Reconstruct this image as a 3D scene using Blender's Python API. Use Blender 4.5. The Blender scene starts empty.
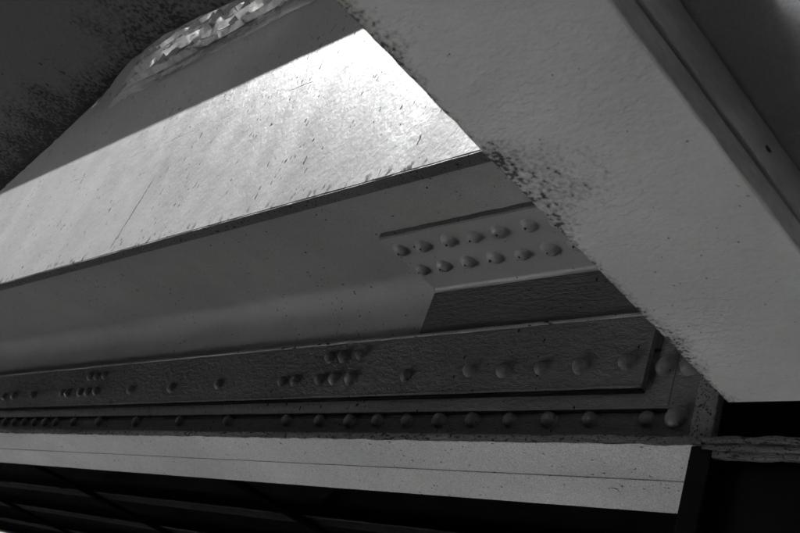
import bpy, bmesh, math, random
from mathutils import Vector, Matrix, noise

random.seed(7)
SC = bpy.context.scene
C = SC.collection
H = 1.8                       # eye height above the ground; shapes below are written relative to the eye

# ------------------------------------------------------------------ camera
F, CX, CY = 946.0, 400.0, 266.5           # focal length and centre in photograph pixels
mx = Vector((-905, 157.5, F)).normalized()             # along the girders, to the left
zc = Vector((690, -1716.5, F)); zc = (zc - mx * zc.dot(mx)).normalized()
xw = -mx; yw = zc.cross(xw)
Rm = Matrix((xw, yw, zc))                              # image axes -> world
cam_d = bpy.data.cameras.new('camera'); cam = bpy.data.objects.new('camera', cam_d); C.objects.link(cam)
r0, r1, r2 = Rm.col[0], -Rm.col[1], -Rm.col[2]
cam.matrix_world = Matrix(((r0[0], r1[0], r2[0], 0), (r0[1], r1[1], r2[1], 0), (r0[2], r1[2], r2[2], H), (0, 0, 0, 1)))
cam_d.sensor_width = 36; cam_d.lens = F / 800 * 36; cam_d.clip_end = 5000; cam_d.clip_start = .02
cam_d.dof.use_dof = True; cam_d.dof.focus_distance = 2.45; cam_d.dof.aperture_fstop = 9
SC.camera = cam

# ------------------------------------------------------------------ sky and sun (black and white photograph: neutral light)
SUN = Vector((-.66, -.40, .64)).normalized()
w = bpy.data.worlds.new('World'); SC.world = w; w.use_nodes = True
nt = w.node_tree; nt.nodes.clear()
sky = nt.nodes.new('ShaderNodeTexSky'); sky.sky_type = 'NISHITA'; sky.sun_disc = False
sky.sun_elevation = math.asin(SUN.z); sky.sun_rotation = math.atan2(SUN.x, SUN.y)
bw = nt.nodes.new('ShaderNodeRGBToBW'); bg = nt.nodes.new('ShaderNodeBackground'); wo = nt.nodes.new('ShaderNodeOutputWorld')
bg.inputs[1].default_value = .05
nt.links.new(sky.outputs[0], bw.inputs[0]); nt.links.new(bw.outputs[0], bg.inputs[0]); nt.links.new(bg.outputs[0], wo.inputs[0])
sd = bpy.data.lights.new('sun', 'SUN'); sd.energy = 5.0; sd.angle = math.radians(.5)
so = bpy.data.objects.new('sun', sd); C.objects.link(so); so.rotation_euler = SUN.to_track_quat('Z', 'Y').to_euler(); so.location = (-6, -4, 8)
SC.render.engine = 'CYCLES'; SC.cycles.blur_glossy = 0.0; SC.cycles.caustics_reflective = True; SC.cycles.sample_clamp_indirect = 0; SC.cycles.max_bounces = 6
SC.view_settings.view_transform = 'Standard'; SC.view_settings.look = 'None'
SC.view_settings.exposure = .9; SC.view_settings.gamma = 1

# ------------------------------------------------------------------ materials
class G:
    def __init__(s, name):
        s.m = bpy.data.materials.new(name); s.m.use_nodes = True; s.t = s.m.node_tree; s.t.nodes.clear()
        s.tc = s.n('ShaderNodeTexCoord').outputs['Object']
    def n(s, k): return s.t.nodes.new(k)
    def put(s, sock, v):
        if isinstance(v, bpy.types.NodeSocket): s.t.links.new(v, sock)
        else: sock.default_value = v
    def math(s, op, a, b=0., clamp=False):
        q = s.n('ShaderNodeMath'); q.operation = op; q.use_clamp = clamp
        s.put(q.inputs[0], a); s.put(q.inputs[1], b); return q.outputs[0]
    def noise(s, scale, stretch=(1, 1, 1), rot=(0, 0, 0), detail=4, rough=.55, dist=0.):
        mp = s.n('ShaderNodeMapping'); s.put(mp.inputs[0], s.tc); mp.inputs['Scale'].default_value = stretch; mp.inputs['Rotation'].default_value = rot
        q = s.n('ShaderNodeTexNoise'); s.put(q.inputs['Vector'], mp.outputs[0]); q.inputs['Scale'].default_value = scale
        q.inputs['Detail'].default_value = detail; q.inputs['Roughness'].default_value = rough; q.inputs['Distortion'].default_value = dist
        return q.outputs[0]
    def ramp(s, v, a, b, lo=0., hi=1.):
        q = s.n('ShaderNodeMapRange'); q.interpolation_type = 'SMOOTHSTEP'
        s.put(q.inputs[0], v); q.inputs[1].default_value = a; q.inputs[2].default_value = b; q.inputs[3].default_value = lo; q.inputs[4].default_value = hi
        return q.outputs[0]
    def axis(s, i):
        q = s.n('ShaderNodeSeparateXYZ'); s.put(q.inputs[0], s.tc); return q.outputs[i]
    def mix(s, f, a, b):
        q = s.n('ShaderNodeMix'); q.data_type = 'FLOAT'; s.put(q.inputs[0], f); s.put(q.inputs[2], a); s.put(q.inputs[3], b); return q.outputs[0]
    def finish(s, val, rough, height, dist, spec=.5):
        b = s.n('ShaderNodeBsdfPrincipled'); o = s.n('ShaderNodeOutputMaterial')
        cc = s.n('ShaderNodeCombineColor')
        for i in range(3): s.put(cc.inputs[i], val)
        s.put(b.inputs['Base Color'], cc.outputs[0]); s.put(b.inputs['Roughness'], rough); b.inputs['Specular IOR Level'].default_value = spec
        if height is not None:
            bp = s.n('ShaderNodeBump'); bp.inputs['Distance'].default_value = dist; bp.inputs['Strength'].default_value = 1
            s.put(bp.inputs['Height'], height); s.put(b.inputs['Normal'], bp.outputs[0])
        s.t.links.new(b.outputs[0], o.inputs[0]); return s.m

def paint(name, base, rough=.45, var=.15, speck=.70, speck_scale=38, speck_stretch=(1, 1, 1), speck_rot=(0, 0, 0), speck_val=.012,
          peel=70, peel_stretch=(1, 1, 1), relief=.0012, fine=320, fine_amt=.3, grime=None, spec=.5, pores=0., grain=.09):
    """Brushed or sprayed steel paint: tone drifts, orange peel, flaked-off specks, optional grime(g) mask."""
    g = G(name)
    big = g.noise(2.3, detail=6, rough=.6); mid = g.noise(13, detail=5)
    v = g.math('MULTIPLY', base, g.math('ADD', g.math('MULTIPLY', g.math('ADD', big, g.math('MULTIPLY', mid, .6)), 2 * var), 1 - 1.6 * var))
    pn = g.noise(peel, peel_stretch, detail=3, dist=.4); fn = g.noise(fine, peel_stretch, detail=2)
    sp = g.noise(speck_scale, speck_stretch, speck_rot, detail=1.5, rough=.5)
    sp = g.math('ADD', sp, g.math('MULTIPLY', g.math('SUBTRACT', g.noise(3.5, detail=3), .5), .22))
    tiny = g.ramp(g.math('ADD', g.noise(210, detail=1), g.math('MULTIPLY', g.math('SUBTRACT', mid, .5), .15)), speck + .03, speck + .07, 0, .8)
    spots = g.math('MAXIMUM', g.ramp(sp, speck, speck + .03), tiny)
    v = g.math('MULTIPLY', v, g.ramp(fn, .25, .75, 1 - grain, 1 + grain))
    if pores:
        po = g.ramp(g.noise(150, detail=1), .70, .74); spots = g.math('MAXIMUM', spots, g.math('MULTIPLY', po, pores))
    if grime:
        gm = grime(g); spots = g.math('MAXIMUM', spots, gm, True)
    v = g.mix(spots, v, speck_val)
    h = g.math('ADD', pn, g.math('MULTIPLY', fn, fine_amt)); h = g.math('SUBTRACT', h, g.math('MULTIPLY', spots, .35))
    r = g.math('ADD', g.ramp(mid, .3, .7, rough - .06, rough + .06), g.math('MULTIPLY', spots, .4), True)
    return g.finish(v, r, h, relief, spec)

def zz(v): return v + H
# sunlit fascia: off-white gloss paint, brush strokes and rust nicks running up and down, one long crack
def fascia_marks(g):
    ax, az = g.axis(0), g.axis(2)
    wob = g.math('MULTIPLY', g.math('SUBTRACT', g.noise(16, detail=3), .5), .022)
    lean = g.math('ADD', g.math('ADD', ax, 3.255), g.math('SUBTRACT', wob, g.math('MULTIPLY', g.math('SUBTRACT', az, zz(1.5)), .10)))
    crack = g.ramp(g.math('ABSOLUTE', lean), .002, .006, 1, 0)
    crack = g.math('MULTIPLY', crack, g.math('MULTIPLY', g.ramp(az, zz(1.29), zz(1.33)), g.ramp(az, zz(1.60), zz(1.66), 1, 0)))
    crack = g.math('MULTIPLY', crack, g.ramp(g.noise(40, detail=2), .35, .5, .35, 1))
    wob2 = g.math('MULTIPLY', g.math('SUBTRACT', g.noise(9, detail=3), .5), .03)
    seam = g.ramp(g.math('ABSOLUTE', g.math('ADD', g.math('SUBTRACT', az, zz(1.838)), wob2)), .001, .004, .55, 0)
    seam = g.math('MULTIPLY', seam, g.ramp(g.noise(7, detail=3), .42, .6))
    low = g.math('MULTIPLY', g.ramp(az, zz(1.285), zz(1.33), 1, 0), g.ramp(g.noise(35, (1, 1, .6), detail=3), .56, .66))
    return g.math('MAXIMUM', g.math('MAXIMUM', crack, seam), g.math('MULTIPLY', low, .9))
M = {}
M['fascia'] = paint('fascia_paint', .275, .40, .22, .71, 50, (1.6, 1, .55), (0, .16, 0), .05, 52, (1, 1, .6), .0020, 230, .15, fascia_marks, .03)
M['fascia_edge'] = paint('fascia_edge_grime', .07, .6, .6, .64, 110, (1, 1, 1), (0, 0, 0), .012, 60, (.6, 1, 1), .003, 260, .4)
M['peel'] = paint('loose_paint_film', .24, .30, .3, .72, 60, (.6, 1, 1), (0, 0, 0), .03, 45, (.3, 1, 1), .002, 200, .3)
M['soffit'] = paint('soffit_paint', .25, .6, .22, .73, 70, (1, 1, 1), (0, 0, 0), .02, 42, (1, 1, 1), .0020, 200, .3, None, .06)
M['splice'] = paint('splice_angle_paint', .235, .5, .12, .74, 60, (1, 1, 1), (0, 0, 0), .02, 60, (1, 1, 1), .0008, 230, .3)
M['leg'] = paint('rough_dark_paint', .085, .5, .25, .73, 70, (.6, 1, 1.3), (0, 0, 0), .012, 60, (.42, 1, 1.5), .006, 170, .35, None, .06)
M['girder'] = paint('lower_girder_dark_paint', .115, .42, .3, .71, 70, (1.2, 1, .7), (0, .4, 0), .008, 58, (.6, 1, 1.2), .0062, 180, .35, None, .06)
M['bead'] = paint('pale_edge_paint', .22, .5, .4, .66, 60, (.4, 1, 1), relief=.003)  # paler tone for the strip along the cover plate's top edge
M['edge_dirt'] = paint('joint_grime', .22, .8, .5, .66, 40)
M['seam'] = paint('edge_shade', .055, .7, .5, .66, 60)
M['rivet'] = paint('rivet_paint', .125, .36, .3, .70, 90, relief=.0018, spec=.25)
M['rivet_up'] = paint('soffit_rivet_paint', .235, .36, .2, .75, 90, relief=.0010)
M['drip'] = paint('dirt_bead', .015, .5)
M['flange'] = paint('pale_flange_paint', .78, .55, .12, .72, 70, (1, 1, 1), (0, 0, 0), .05, 75, (1, 1, 1), .0020, 330, .6, None, .4, .35, .30)
M['flange_edge'] = paint('weathered_flange_edge', .11, .7, .6, .60, 120, (.6, 1, 1.2), (0, 0, 0), .03, 55, (.35, 1, 2.2), .008, 150, .6)
M['stiff'] = paint('stained_grey_paint', .14, .6, .6, .60, 120, (1, 1, 1), (0, 0, 0), .03, 45, (1, 1, 1), .004, 170, .5)
def soft_grime(g, e, a, b, amt):
    """dirt that thins out with e (0 at the rim, 1 at its reach), broken up into fine specks and soft smears"""
    fine = g.noise(120, detail=3, rough=.6); smear = g.noise(20, (1, .7, 1), detail=4, rough=.65)
    k = g.math('SUBTRACT', g.math('ADD', g.math('MULTIPLY', fine, .62), g.math('MULTIPLY', smear, .38)), g.math('MULTIPLY', e, .17))
    film = g.math('MULTIPLY', g.ramp(k, a - .13, b, 0, 1), .45)
    core = g.math('MULTIPLY', g.ramp(k, a, b + .03), amt)
    return g.math('MAXIMUM', film, core)
def beam_grime(g):
    ax, ay = g.axis(0), g.axis(1)
    reach = g.ramp(g.noise(2.6, (.2, 1, 1), detail=3), .40, .72, .008, .060)
    patch = g.math('MULTIPLY', g.math('ADD', g.math('ABSOLUTE', g.math('SUBTRACT', ay, .83)), g.math('MULTIPLY', g.math('SUBTRACT', g.noise(8, detail=3), .5), .12)), 1.)
    reach = g.math('ADD', reach, g.ramp(patch, .02, .14, .085, 0))
    return soft_grime(g, g.math('DIVIDE', g.math('ADD', ax, .925), reach), .42, .50, .95)
M['beam'] = paint('cross_beam_paint', .69, .34, .10, .775, 110, (1, 1, 1), (0, 0, 0), .03, 55, (.8, 1.15, 1), .0034, 150, .4, beam_grime, .5, 0., .035)
M['beam_edge'] = paint('cross_beam_edge_paint', .5, .5, .3, .72, 40, (1, .3, 1), (0, 0, 0), .03, 30, (1, .3, 1), .003, 120, .3)
def gusset_grime(g):
    ax, ay = g.axis(0), g.axis(1)
    d = g.math('SUBTRACT', g.math('ADD', .405, g.math('MULTIPLY', g.math('MAXIMUM', g.math('SUBTRACT', -1.72, ax), 0.), .12)), ay)
    reach = g.ramp(g.noise(3.2, detail=2), .35, .65, .05, .17)
    return soft_grime(g, g.math('DIVIDE', d, reach), .39, .46, .97)
M['gusset'] = paint('dark_gusset_paint', .105, .55, .2, .715, 50, (1, 1, 1), (0, 0, 0), .012, 40, (1, 1, 1), .0016, 160, .3, gusset_grime)
M['deck'] = paint('deck_underside_paint', .85, .6, .25, .78, 90, relief=.003)
M['black'] = paint('black_paint_and_shade', .007, .8, .3, .85, 30, relief=.002, spec=.06)  # near-black; also stands in for shade around the girder end
M['flat_black'] = paint('flat_black_paint', .004, .9, .3, .85, 30, relief=.002, spec=0.)  # near-black without sheen, for the far cross members
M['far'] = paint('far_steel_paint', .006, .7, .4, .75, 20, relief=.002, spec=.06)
M['far_edge'] = paint('far_edge_light', .035, .6, .6, .62, 9, (.3, 1, 1), relief=.002, spec=.3)  # paler tone stands in for light caught along the far flange edges
M['caster'] = paint('caster_slab_concrete', .30, .8, .2, .7, 25, relief=.003)
def ground_mat(name, lo, hi):
    g = G(name); a = g.noise(.4, detail=6); b = g.noise(30, detail=5)
    v = g.math('ADD', g.ramp(a, .3, .7, lo, hi), g.math('MULTIPLY', g.math('SUBTRACT', b, .5), lo * .5))
    return g.finish(v, .95, b, .02, .1)
def water_mat():
    g = G('rippled_river_water'); a = g.noise(1.6, (1, 1.4, 1), detail=4); b = g.noise(9, (1, 1.6, 1), detail=3)
    m = g.finish(.012, .145, g.math('ADD', a, g.math('MULTIPLY', b, .15)), .005, .5)
    for n_ in m.node_tree.nodes:
        if n_.type == 'BSDF_PRINCIPLED': n_.inputs['IOR'].default_value = 1.75
    return m
M['water'] = water_mat()
M['wall'] = ground_mat('dark_blocker_stone', .05, .09)

# ------------------------------------------------------------------ mesh helpers
def link(name, verts, faces, mat, parent=None, smooth=False, sharp=.6):
    me = bpy.data.meshes.new(name); me.from_pydata([(x, y, zz(z)) for x, y, z in verts], [], faces)
    bm = bmesh.new(); bm.from_mesh(me); bmesh.ops.recalc_face_normals(bm, faces=bm.faces)
    if smooth:
        for f in bm.faces: f.smooth = True
        for e in bm.edges:
            if len(e.link_faces) == 2 and e.calc_face_angle(0) > sharp: e.smooth = False
    bm.to_mesh(me); bm.free()
    me.materials.append(M[mat]); o = bpy.data.objects.new(name, me); C.objects.link(o)
    if parent: o.parent = parent
    return o
def rounded(pts, radii, n=4):
    """closed outline with a rounded corner of the given radius at each point"""
    out = []; k = len(pts)
    for i, (p, r) in enumerate(zip(pts, radii)):
        p = Vector(p); a = Vector(pts[i - 1]) - p; b = Vector(pts[(i + 1) % k]) - p
        if r <= 0: out.append(tuple(p)); continue
        la, lb = a.length, b.length; a.normalize(); b.normalize()
        h = a.angle(b) / 2; t = min(r / math.tan(h), la * .49, lb * .49)
        for j in range(n + 1):
            u = j / n; out.append(tuple((p + a * t) * (1 - u) ** 2 + p * 2 * u * (1 - u) + (p + b * t) * u * u))
    return out
def sweep(name, prof, t0, t1, mat, parent=None, axis='x', step=.04, jit=0., js=14., seed=0, smooth=True, caps=True):
    """outline (two coordinates) carried along an axis in short steps, edges slightly uneven"""
    n = max(1, int(abs(t1 - t0) / step)) if jit else 1; V = []; k = len(prof)
    for i in range(n + 1):
        t = t0 + (t1 - t0) * i / n
        for (a, b) in prof:
            if jit:
                q = noise.noise_vector(Vector((t * js, a * 40 + seed, b * 40))) * jit + noise.noise_vector(Vector((t * js * 4, a * 40 + seed, b * 40))) * jit * .4
                a2, b2 = a + q.x, b + q.y
            else: a2, b2 = a, b
            V.append({'x': (t, a2, b2), 'y': (a2, t, b2), 'z': (a2, b2, t)}[axis])
    Fc = [(i * k + j, i * k + (j + 1) % k, (i + 1) * k + (j + 1) % k, (i + 1) * k + j) for i in range(n) for j in range(k)]
    if caps: Fc += [tuple(range(k)), tuple(n * k + j for j in range(k))]
    return link(name, V, Fc, mat, parent, smooth)
def rect(a0, a1, b0, b1, r=.003, rr=None):
    return rounded([(a0, b0), (a1, b0), (a1, b1), (a0, b1)], rr or [r] * 4)
def box(name, x0, x1, y0, y1, z0, z1, mat, parent=None, r=.003, axis='x', jit=0., seed=0):
    if axis == 'x': return sweep(name, rect(y0, y1, z0, z1, r), x0, x1, mat, parent, 'x', jit=jit, seed=seed)
    if axis == 'y': return sweep(name, rect(x0, x1, z0, z1, r), y0, y1, mat, parent, 'y', jit=jit, seed=seed)
    return sweep(name, rect(x0, x1, y0, y1, r), z0, z1, mat, parent, 'z', jit=jit, seed=seed)
def thing(name, label, cat, group=None):
    o = bpy.data.objects.new(name, None); C.objects.link(o); o.empty_display_size = .1
    return tag(o, label, cat, group)
def tag(o, label, cat, group=None):
    o['label'] = label; o['category'] = cat; o['kind'] = 'thing'
    if group: o['group'] = group
    return o
def struct(o): o['kind'] = 'structure'; return o

# ------------------------------------------------------------------ setting
GS = 400
struct(link('river', [(-GS, -GS, -H), (GS, -GS, -H), (GS, GS, -H), (-GS, GS, -H)], [(0, 1, 2, 3)], 'water'))
struct(box('sky_blocker_wall', -60, 20, -9.6, -9, -H - .3, 7.0, 'wall', r=.02))  # added unseen wall that keeps low sky light off the girder
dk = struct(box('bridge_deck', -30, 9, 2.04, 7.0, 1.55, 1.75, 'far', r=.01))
struct(box('side_deck', -.742, 9, -4, 1.53, .9515, 1.10, 'deck', r=.006, axis='y', jit=.001))
struct(box('shadow_caster_slab', -14, 4, .478, 2.6, 3.042, 3.20, 'caster', r=.01))  # unseen slab added to cast the straight shadow edge on the fascia

# ------------------------------------------------------------------ edge girder: fascia, soffit
eg = thing('edge_girder', 'white sunlit fascia plate with a long crack above a smooth grey soffit', 'girder')
fa = sweep('fascia_plate', rounded([(1.128, 1.284), (1.165, 1.284), (1.165, 3.04), (1.128, 3.04)], [.0012, .002, .002, .002]), -14, 4, 'fascia', eg, jit=.0012, seed=3, step=.03)
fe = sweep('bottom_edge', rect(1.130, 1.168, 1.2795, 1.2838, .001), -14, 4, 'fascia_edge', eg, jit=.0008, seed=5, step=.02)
sweep('soffit_plate', rect(1.168, 2.0, 1.303, 1.325, .002), -14, 4, 'soffit', eg, step=.2)
sweep('haunch_plate', [(1.548 + .085 * math.sin(t), 1.3025 - .085 * (1 - math.cos(t))) for t in [i * math.pi / 32 for i in range(17)]] + [(1.633, 1.004), (1.648, 1.004), (1.648, 1.3025)],
      -14, -1.9855, 'soffit', eg)
sweep('inner_web', rect(2.003, 2.03, 1.30, 3.04, .002), -14, 4, 'far', eg)
# crumpled loose paint film high on the fascia
def film(x0, x1, z0, z1, nx, nz, seed):
    V = []; Fc = []
    for i in range(nx + 1):
        for j in range(nz + 1):
            u, v = i / nx, j / nz
            x = x0 + (x1 - x0) * u; z = z0 + (z1 - z0) * v
            pass
            edge = min(1, v * 5) * min(1, u * 5)
            if j == 0: z += noise.noise(Vector((x * 5, 0, seed))) * .03 + noise.noise(Vector((x * 23, 3, seed))) * .012
            
            q = lambda a, b, c: 1 - min(1, abs(noise.noise(Vector((a, b, c)))) * 3.2)
            fold = q(x * .8 + z * 1.5, z * 15, seed) * .020 + q(x * 7 - z * 9, z * 3, seed + 4) * .010 + noise.noise(Vector((i * .9, j * 1.1, seed))) * .006
            V.append((x, 1.1275 - .002 - fold * edge, z))
    for i in range(nx):
        for j in range(nz):
            a = i * (nz + 1) + j; b = a + nz + 1
            if (i + j) % 2: Fc += [(a, b, b + 1), (a, b + 1, a + 1)]
            else: Fc += [(a, b, a + 1), (b, b + 1, a + 1)]
    return V, Fc
V, Fc = film(-4.35, -1.9, 2.36, 2.86, 90, 22, 2.2)
fm = link('loose_paint', V, Fc, 'peel', fa); fm['label'] = 'crumpled strip of loose paint along the fascia'
def shard(x0, z0, x1, z1, wd, lift, seed):
    """a curled sliver of paint standing off the fascia"""
    a, b = Vector((x0, z0)), Vector((x1, z1)); d = (b - a).normalized(); p = Vector((-d.y, d.x)); V = []; Fc = []; n = max(4, int((b - a).length / .035))
    for i in range(n + 1):
        t = i / n; c = a.lerp(b, t); k = wd * (math.sin(math.pi * min(.97, max(.03, t))) ** .4) * (1 + .5 * noise.noise(Vector((t * 7, seed, 0))))
        w_ = noise.noise(Vector((t * 4, 0, seed))) * .01
        for q, h in ((-.5, 0), (-.1, lift * (.8 + .5 * noise.noise(Vector((t * 9, seed, 4))))), (.5, lift * .25)):
            V.append((c.x + p.x * k * q, 1.098 - h, c.y + p.y * k * q + w_))
    for i in range(n):
        for j in range(2): Fc.append((i * 3 + j, i * 3 + j + 1, i * 3 + j + 4, i * 3 + j + 3))
    o = link('paint_sliver', V, Fc, 'peel', fa); md = o.modifiers.new('thickness', 'SOLIDIFY'); md.thickness = .004
rs = random.Random(5)
for k, (z0, z1) in enumerate(((2.47, 2.52), (2.545, 2.56), (2.62, 2.66), (2.42, 2.40))):
    x = -4.1
    while x < -2.0:
        L = rs.uniform(.35, .8); shard(x, z0 + rs.uniform(-.012, .012), x + L, z1 + rs.uniform(-.012, .012), rs.uniform(.025, .045), rs.uniform(.02, .04), x * 7 + k); x += L * .86
for k in range(34):
    x = -4.15 + 2.2 * k / 34 + rs.uniform(-.04, .04); z = rs.choice((2.39, 2.43, 2.55, 2.60)) + rs.uniform(-.01, .01); L = rs.uniform(.07, .16)
    shard(x, z, x + L * .45, z + L, rs.uniform(.015, .05), rs.uniform(.008, .03), k * 3.3)
for k in range(5):
    x = -4.62 + rs.uniform(0, .18); z = 2.34 + rs.uniform(0, .06); shard(x, z, x + rs.uniform(.05, .1), z + rs.uniform(.02, .06), .03, .03, 90 + k)

# ------------------------------------------------------------------ splice angle under the soffit
def dome(name, r, h, mat, d, seg=14):
    prof = [(1.10, 0), (1.0, .10), (.95, .40), (.76, .76), (.40, .96)]; V = []; Fc = []
    for (a, b) in prof:
        for s in range(seg):
            t = 2 * math.pi * s / seg; k = 1 + .03 * noise.noise(Vector((math.cos(t) * 2, math.sin(t) * 2, b)))
            V.append((r * a * k * math.cos(t), r * a * k * math.sin(t), h * b))
    V.append((0, 0, h))
    for i in range(len(prof) - 1):
        for s in range(seg): Fc.append((i * seg + s, i * seg + (s + 1) % seg, (i + 1) * seg + (s + 1) % seg, (i + 1) * seg + s))
    L = (len(prof) - 1) * seg
    for s in range(seg): Fc.append((L + s, L + (s + 1) % seg, len(V) - 1))
    me = bpy.data.meshes.new(name); me.from_pydata(V, [], Fc)
    for p in me.polygons: p.use_smooth = True
    me.materials.append(M[mat]); return me
DOWN = Matrix(((1, 0, 0), (0, -1, 0), (0, 0, -1))).to_euler()
FRONT = Matrix(((1, 0, 0), (0, 0, -1), (0, 1, 0))).to_euler()      # dome axis towards -y
def rivet(me, loc, rot, parent):
    o = bpy.data.objects.new('rivet', me); C.objects.link(o); o.parent = parent
    o.location = Vector((loc[0], loc[1], zz(loc[2]))) - Vector(((0, -.0008, 0) if rot is FRONT else (0, 0, -.0008))); e = rot.copy(); e.rotate_axis('Z', random.uniform(0, 6.28)) if rot is FRONT else None; e.rotate_axis('X', random.uniform(-.07, .07)); e.rotate_axis('Y', random.uniform(-.07, .07))
    s = random.uniform(.94, 1.07); o.scale = (s * random.uniform(.97, 1.03), s, random.uniform(.9, 1.08)); o.rotation_euler = e
    return o
sa = thing('splice_angle', 'grey steel angle with two rows of large rivets under the soffit', 'angle bracket')
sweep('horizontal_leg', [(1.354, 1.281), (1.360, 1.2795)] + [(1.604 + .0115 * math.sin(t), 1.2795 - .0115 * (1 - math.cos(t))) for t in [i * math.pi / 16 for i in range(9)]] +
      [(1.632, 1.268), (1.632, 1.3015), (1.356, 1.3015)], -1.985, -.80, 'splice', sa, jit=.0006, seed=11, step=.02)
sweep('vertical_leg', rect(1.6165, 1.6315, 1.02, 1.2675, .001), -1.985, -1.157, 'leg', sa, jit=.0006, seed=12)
sweep('leg_edge_shade', rect(1.350, 1.3535, 1.2880, 1.3018, .001), -1.983, -.80, 'seam', sa, jit=.0012, js=18, seed=13, step=.015)  # dark strip painted in for the shaded front edge of the leg
RU = dome('soffit_rivet', .0255, .0185, 'rivet_up', 0); DR = dome('dirt_bead', .0036, .007, 'drip', 0, 7)
for row, y in enumerate((1.411, 1.510)):
    for k in range(12):
        x = -1.945 + .0925 * k + (.0 if row else .004) + random.uniform(-.004, .004)
        if x > -.86: continue
        r_ = rivet(RU, (x, y + random.uniform(-.003, .003), 1.2797), DOWN, sa)
        d_ = bpy.data.objects.new('dirt_bead', DR); C.objects.link(d_); d_.parent = r_
        d_.location = (random.uniform(-.008, .0), random.uniform(.000, .008), .0160); d_.scale = [random.uniform(.7, 1.15)] * 3

# ------------------------------------------------------------------ lower girder
lg = thing('lower_girder', 'dark riveted steel girder with a pale bottom flange', 'girder')
sweep('cover_plate', rounded([(1.600, .912), (1.616, .912), (1.616, 1.112), (1.600, 1.112)], [.003, .001, .001, .0155], 6), -9, -1.170, 'girder', lg, jit=.0008, seed=21, step=.02)
sweep('cover_plate_bead', rect(1.5972, 1.5995, .9135, .9185, .001), -9, -1.172, 'girder', lg, jit=.0012, seed=22, step=.015)
sweep('filler_plate', rect(1.618, 1.631, .869, .930, .002), -9, -1.104, 'girder', lg, jit=.0006, seed=23, step=.03)
sweep('web_plate', rect(1.632, 1.648, .787, 1.00, .001), -9, -1.60, 'girder', lg, step=.3)
sweep('web_plate', rect(1.632, 1.648, .787, 1.12, .001), -1.5995, -1.03, 'girder', lg, step=.3)
sweep('end_plate', rect(1.6145, 1.6305, .8745, 1.15, .002), -1.152, -1.103, 'girder', lg, jit=.0006, seed=24, step=.02)
sweep('end_plate', rect(1.6110, 1.6310, .789, 1.15, .002), -1.099, -1.032, 'girder', lg, jit=.0006, seed=25, step=.02)
st = sweep('end_stiffener', rect(-1.0295, -.977, 1.598, 1.622, .004), .7865, 1.30, 'stiff', lg, axis='z', jit=.0014, seed=26, step=.02)
st['label'] = 'pale stained stiffener at the end of the dark girder'
sweep('edge_bead', rect(1.5985, 1.606, 1.102, 1.1135, .005), -9, -1.171, 'bead', lg, jit=.0015, js=16, seed=27, step=.015)
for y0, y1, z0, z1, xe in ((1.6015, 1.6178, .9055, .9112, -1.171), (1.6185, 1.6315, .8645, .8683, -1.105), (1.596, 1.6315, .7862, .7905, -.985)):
    sweep('joint_dirt_and_shade', rect(y0, y1, z0, z1, .001), -9, xe, 'black', lg, jit=.0008, seed=28, step=.02)  # black strips stand in for the shadow in the gaps under the plates
sweep('end_web', rect(-1.0285, -1.000, 1.6345, 2.04, .002), .7865, 1.30, 'black', lg, axis='z')  # blackened to stand in for the unlit side of the girder end
# bottom flange: two plates side by side, rough front edge
sweep('joint_dirt_and_shade', rect(1.7628, 1.7712, .7660, .78, .0005), -9, -.99, 'edge_dirt', lg, jit=.0004, seed=29, step=.03)
sweep('flange_plate', rect(1.588, 1.7625, .765, .7855, .002), -9, -.985, 'flange', lg, jit=.0005, seed=31, step=.05)
sweep('flange_plate', rect(1.7715, 1.957, .765, .7855, .003), -9, -.985, 'flange', lg, jit=.0005, seed=32, step=.05)
sweep('flange_edge', rect(1.579, 1.5875, .7665, .7845, .003), -9, -.985, 'flange_edge', lg, jit=.003, js=20, seed=33, step=.012)
for i in range(3):
    sweep('flange_edge', rect(1.578 + .004 * i, 1.60, .7700 - .0150 * i, .7840 - .0150 * i, .003), -.984, .8, 'flange_edge', lg, jit=.003, js=22, seed=34 + i, step=.012)
sweep('flange_plate', rect(1.601, 1.957, .765, .7855, .002), -.983, .8, 'black', lg)  # flange blackened here to stand in for its unlit underside
R1 = dome('girder_rivet', .0205, .019, 'rivet', 0)
X1 = [-4.904, -4.789, -4.548, -4.216, -4.158, -4.034, -3.963, -3.888, -3.572, -3.251, -2.925, -2.539, -2.473, -2.343, -2.277, -2.196, -1.952, -1.711, -1.592, -1.469, -1.351, -1.223, -5.02, -5.25, -5.45]
for x in X1: rivet(R1, (x, 1.6003, .976 + random.uniform(-.003, .003)), FRONT, lg)
for x in [-4.024, -3.955, -3.881, -2.339, -2.272, -2.190]: rivet(R1, (x, 1.6003, 1.055 + random.uniform(-.002, .002)), FRONT, lg)
R2 = dome('web_rivet', .0210, .019, 'rivet', 0)
X2 = [-4.79, -4.671, -4.55, -4.433, -4.314, -4.198, -4.017, -3.778, -3.459, -3.132, -2.809, -2.475, -2.304, -2.161, -2.041, -1.918, -1.793, -1.674, -1.549, -1.427, -1.307, -1.156, -4.91, -5.03, -5.15]
for x in X2: rivet(R2, (x, 1.6323, .8485 + random.uniform(-.002, .002)), FRONT, lg)
R3 = dome('end_rivet', .0235, .020, 'rivet', 0)
rivet(R3, (-1.130, 1.6148, .968), FRONT, lg); rivet(R3, (-1.066, 1.6113, .968), FRONT, lg); rivet(R3, (-1.073, 1.6113, .840), FRONT, lg)

# ------------------------------------------------------------------ bearing pier under the girder end
bp_ = thing('bearing_pier', 'black steel bearing pier with a narrow front post under the girder end', 'pier')
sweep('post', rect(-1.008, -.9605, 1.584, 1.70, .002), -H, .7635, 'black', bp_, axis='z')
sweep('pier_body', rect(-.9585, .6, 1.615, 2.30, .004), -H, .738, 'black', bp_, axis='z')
sweep('void_backing', rect(-.976, .9, 2.05, 2.07, .002), .7862, 1.298, 'black', bp_, axis='z')  # added black sheet that stands in for the dark void

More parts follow.
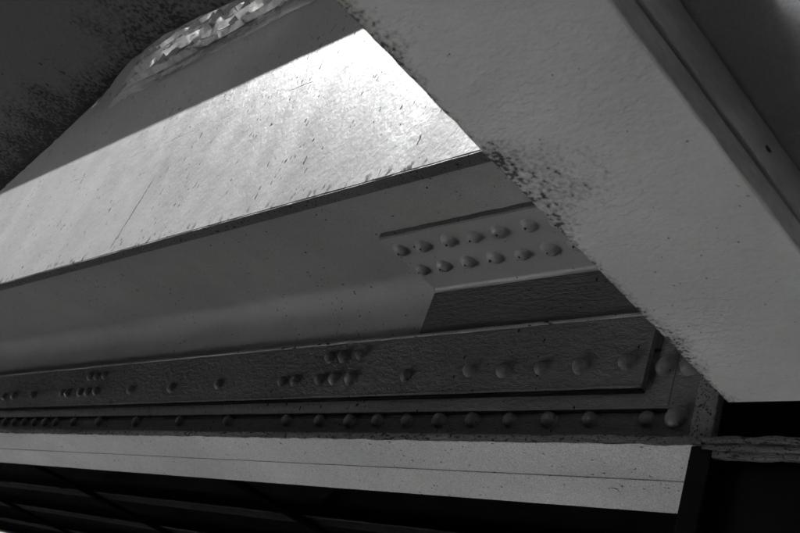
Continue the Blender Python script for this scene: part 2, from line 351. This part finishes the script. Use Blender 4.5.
# ------------------------------------------------------------------ cross beam in front
cb = thing('cross_beam', 'broad grey cross beam flange with grimy edge crossing in front of the girders', 'beam')
def flange_prof(x0, x1, z0, z1, r): return rect(x0, x1, z0, z1, r)
sweep('bottom_plate', rect(-.925, -.588, .840, .877, .004), -1.5, 1.543, 'beam', cb, axis='y', jit=.0016, js=34, seed=41, step=.012)
sweep('side_bar', rect(-.592, -.584, .8400, .8772, .003), -1.5, 1.543, 'beam_edge', cb, axis='y', jit=.0008, js=9, seed=44, step=.03)
sweep('top_plate', rect(-.905, -.579, .8785, .949, .006), -1.5, 1.541, 'beam_edge', cb, axis='y', jit=.0012, js=9, seed=42, step=.03)
sweep('web_plate', rect(-.765, -.745, .9505, 1.40, .002), -1.5, 1.10, 'black', cb, axis='y')

# ------------------------------------------------------------------ near gusset plate, upper left
pts = [(-.930, .372), (-1.13, .378), (-1.25, .370), (-1.365, .366), (-1.51, .378), (-1.66, .409), (-1.97, .450), (-2.365, .499), (-2.75, .560), (-3.4, .66), (-4.2, .74), (-4.2, -.7), (-.930, -.7)]
fine_pts = []
for i in range(len(pts)):
    a, b = Vector(pts[i]), Vector(pts[(i + 1) % len(pts)]); m = max(1, int((b - a).length / .02)) if i < 9 else 1
    for j in range(m):
        p = a.lerp(b, j / m)
        if i < 9: p.y += noise.noise(Vector((p.x * 30, 0, 3))) * .0022
        fine_pts.append((p.x, p.y))
rings = [(.020, .9000), (.006, .9035), (0, .910), (0, .932)]; V = []; n = len(fine_pts)
for ins, z in rings:
    for (x, y) in fine_pts: V.append((x, y - (ins if y > 0 else -ins), z))
Fc = [(i * n + j, i * n + (j + 1) % n, (i + 1) * n + (j + 1) % n, (i + 1) * n + j) for i in range(3) for j in range(n)] + [tuple(range(n)), tuple(3 * n + j for j in range(n))]
tag(link('gusset_plate', V, Fc, 'gusset', None, True), 'dark stained plate with a curved edge in the near corner', 'plate')

# ------------------------------------------------------------------ far steelwork under the deck
def stringer(y, zb, lab):
    t = thing('stringer_beam', lab, 'beam', 'stringers under the deck')
    box('bottom_flange', -28, 3, y, y + .13, zb, zb + .013, 'far', t); box('edge_light_strip', -28, 3, y - .004, y - .001, zb - .001, zb + .007, 'far_edge', t, r=.001, jit=.002)
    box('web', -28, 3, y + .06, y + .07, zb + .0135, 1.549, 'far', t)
for y, lab in ((3.37, 'dark stringer beam nearest behind the pale flange'), (4.04, 'second dark stringer beam behind the pale flange'), (4.72, 'third dark stringer beam behind the pale flange'), (5.40, 'farthest dark stringer beam under the deck')):
    stringer(y, 1.13, lab)
for x, lab in ((-10.4, 'dark cross member at the far lower left corner'), (-7.3, 'dark cross member crossing the far stringers, middle one'), (-4.6, 'dark cross member crossing the far stringers, nearest one')):
    t = thing('cross_member', lab, 'beam', 'cross members under the stringers')
    box('beam', x - .05, x + .05, 2.05, 6.8, 1.105, 1.128, 'flat_black', t, axis='y')

# ------------------------------------------------------------------ put each Empty at the base of its thing
bpy.context.view_layer.update()
for t in [o for o in C.objects if o.type == 'EMPTY']:
    cs = [c.matrix_world @ Vector(k) for c in t.children for k in c.bound_box]
    lo = [min(v[i] for v in cs) for i in range(3)]; hi = [max(v[i] for v in cs) for i in range(3)]
    t.location = ((lo[0] + hi[0]) / 2, (lo[1] + hi[1]) / 2, lo[2])
    for c in t.children: c.matrix_parent_inverse = Matrix.Translation(-Vector(t.location))
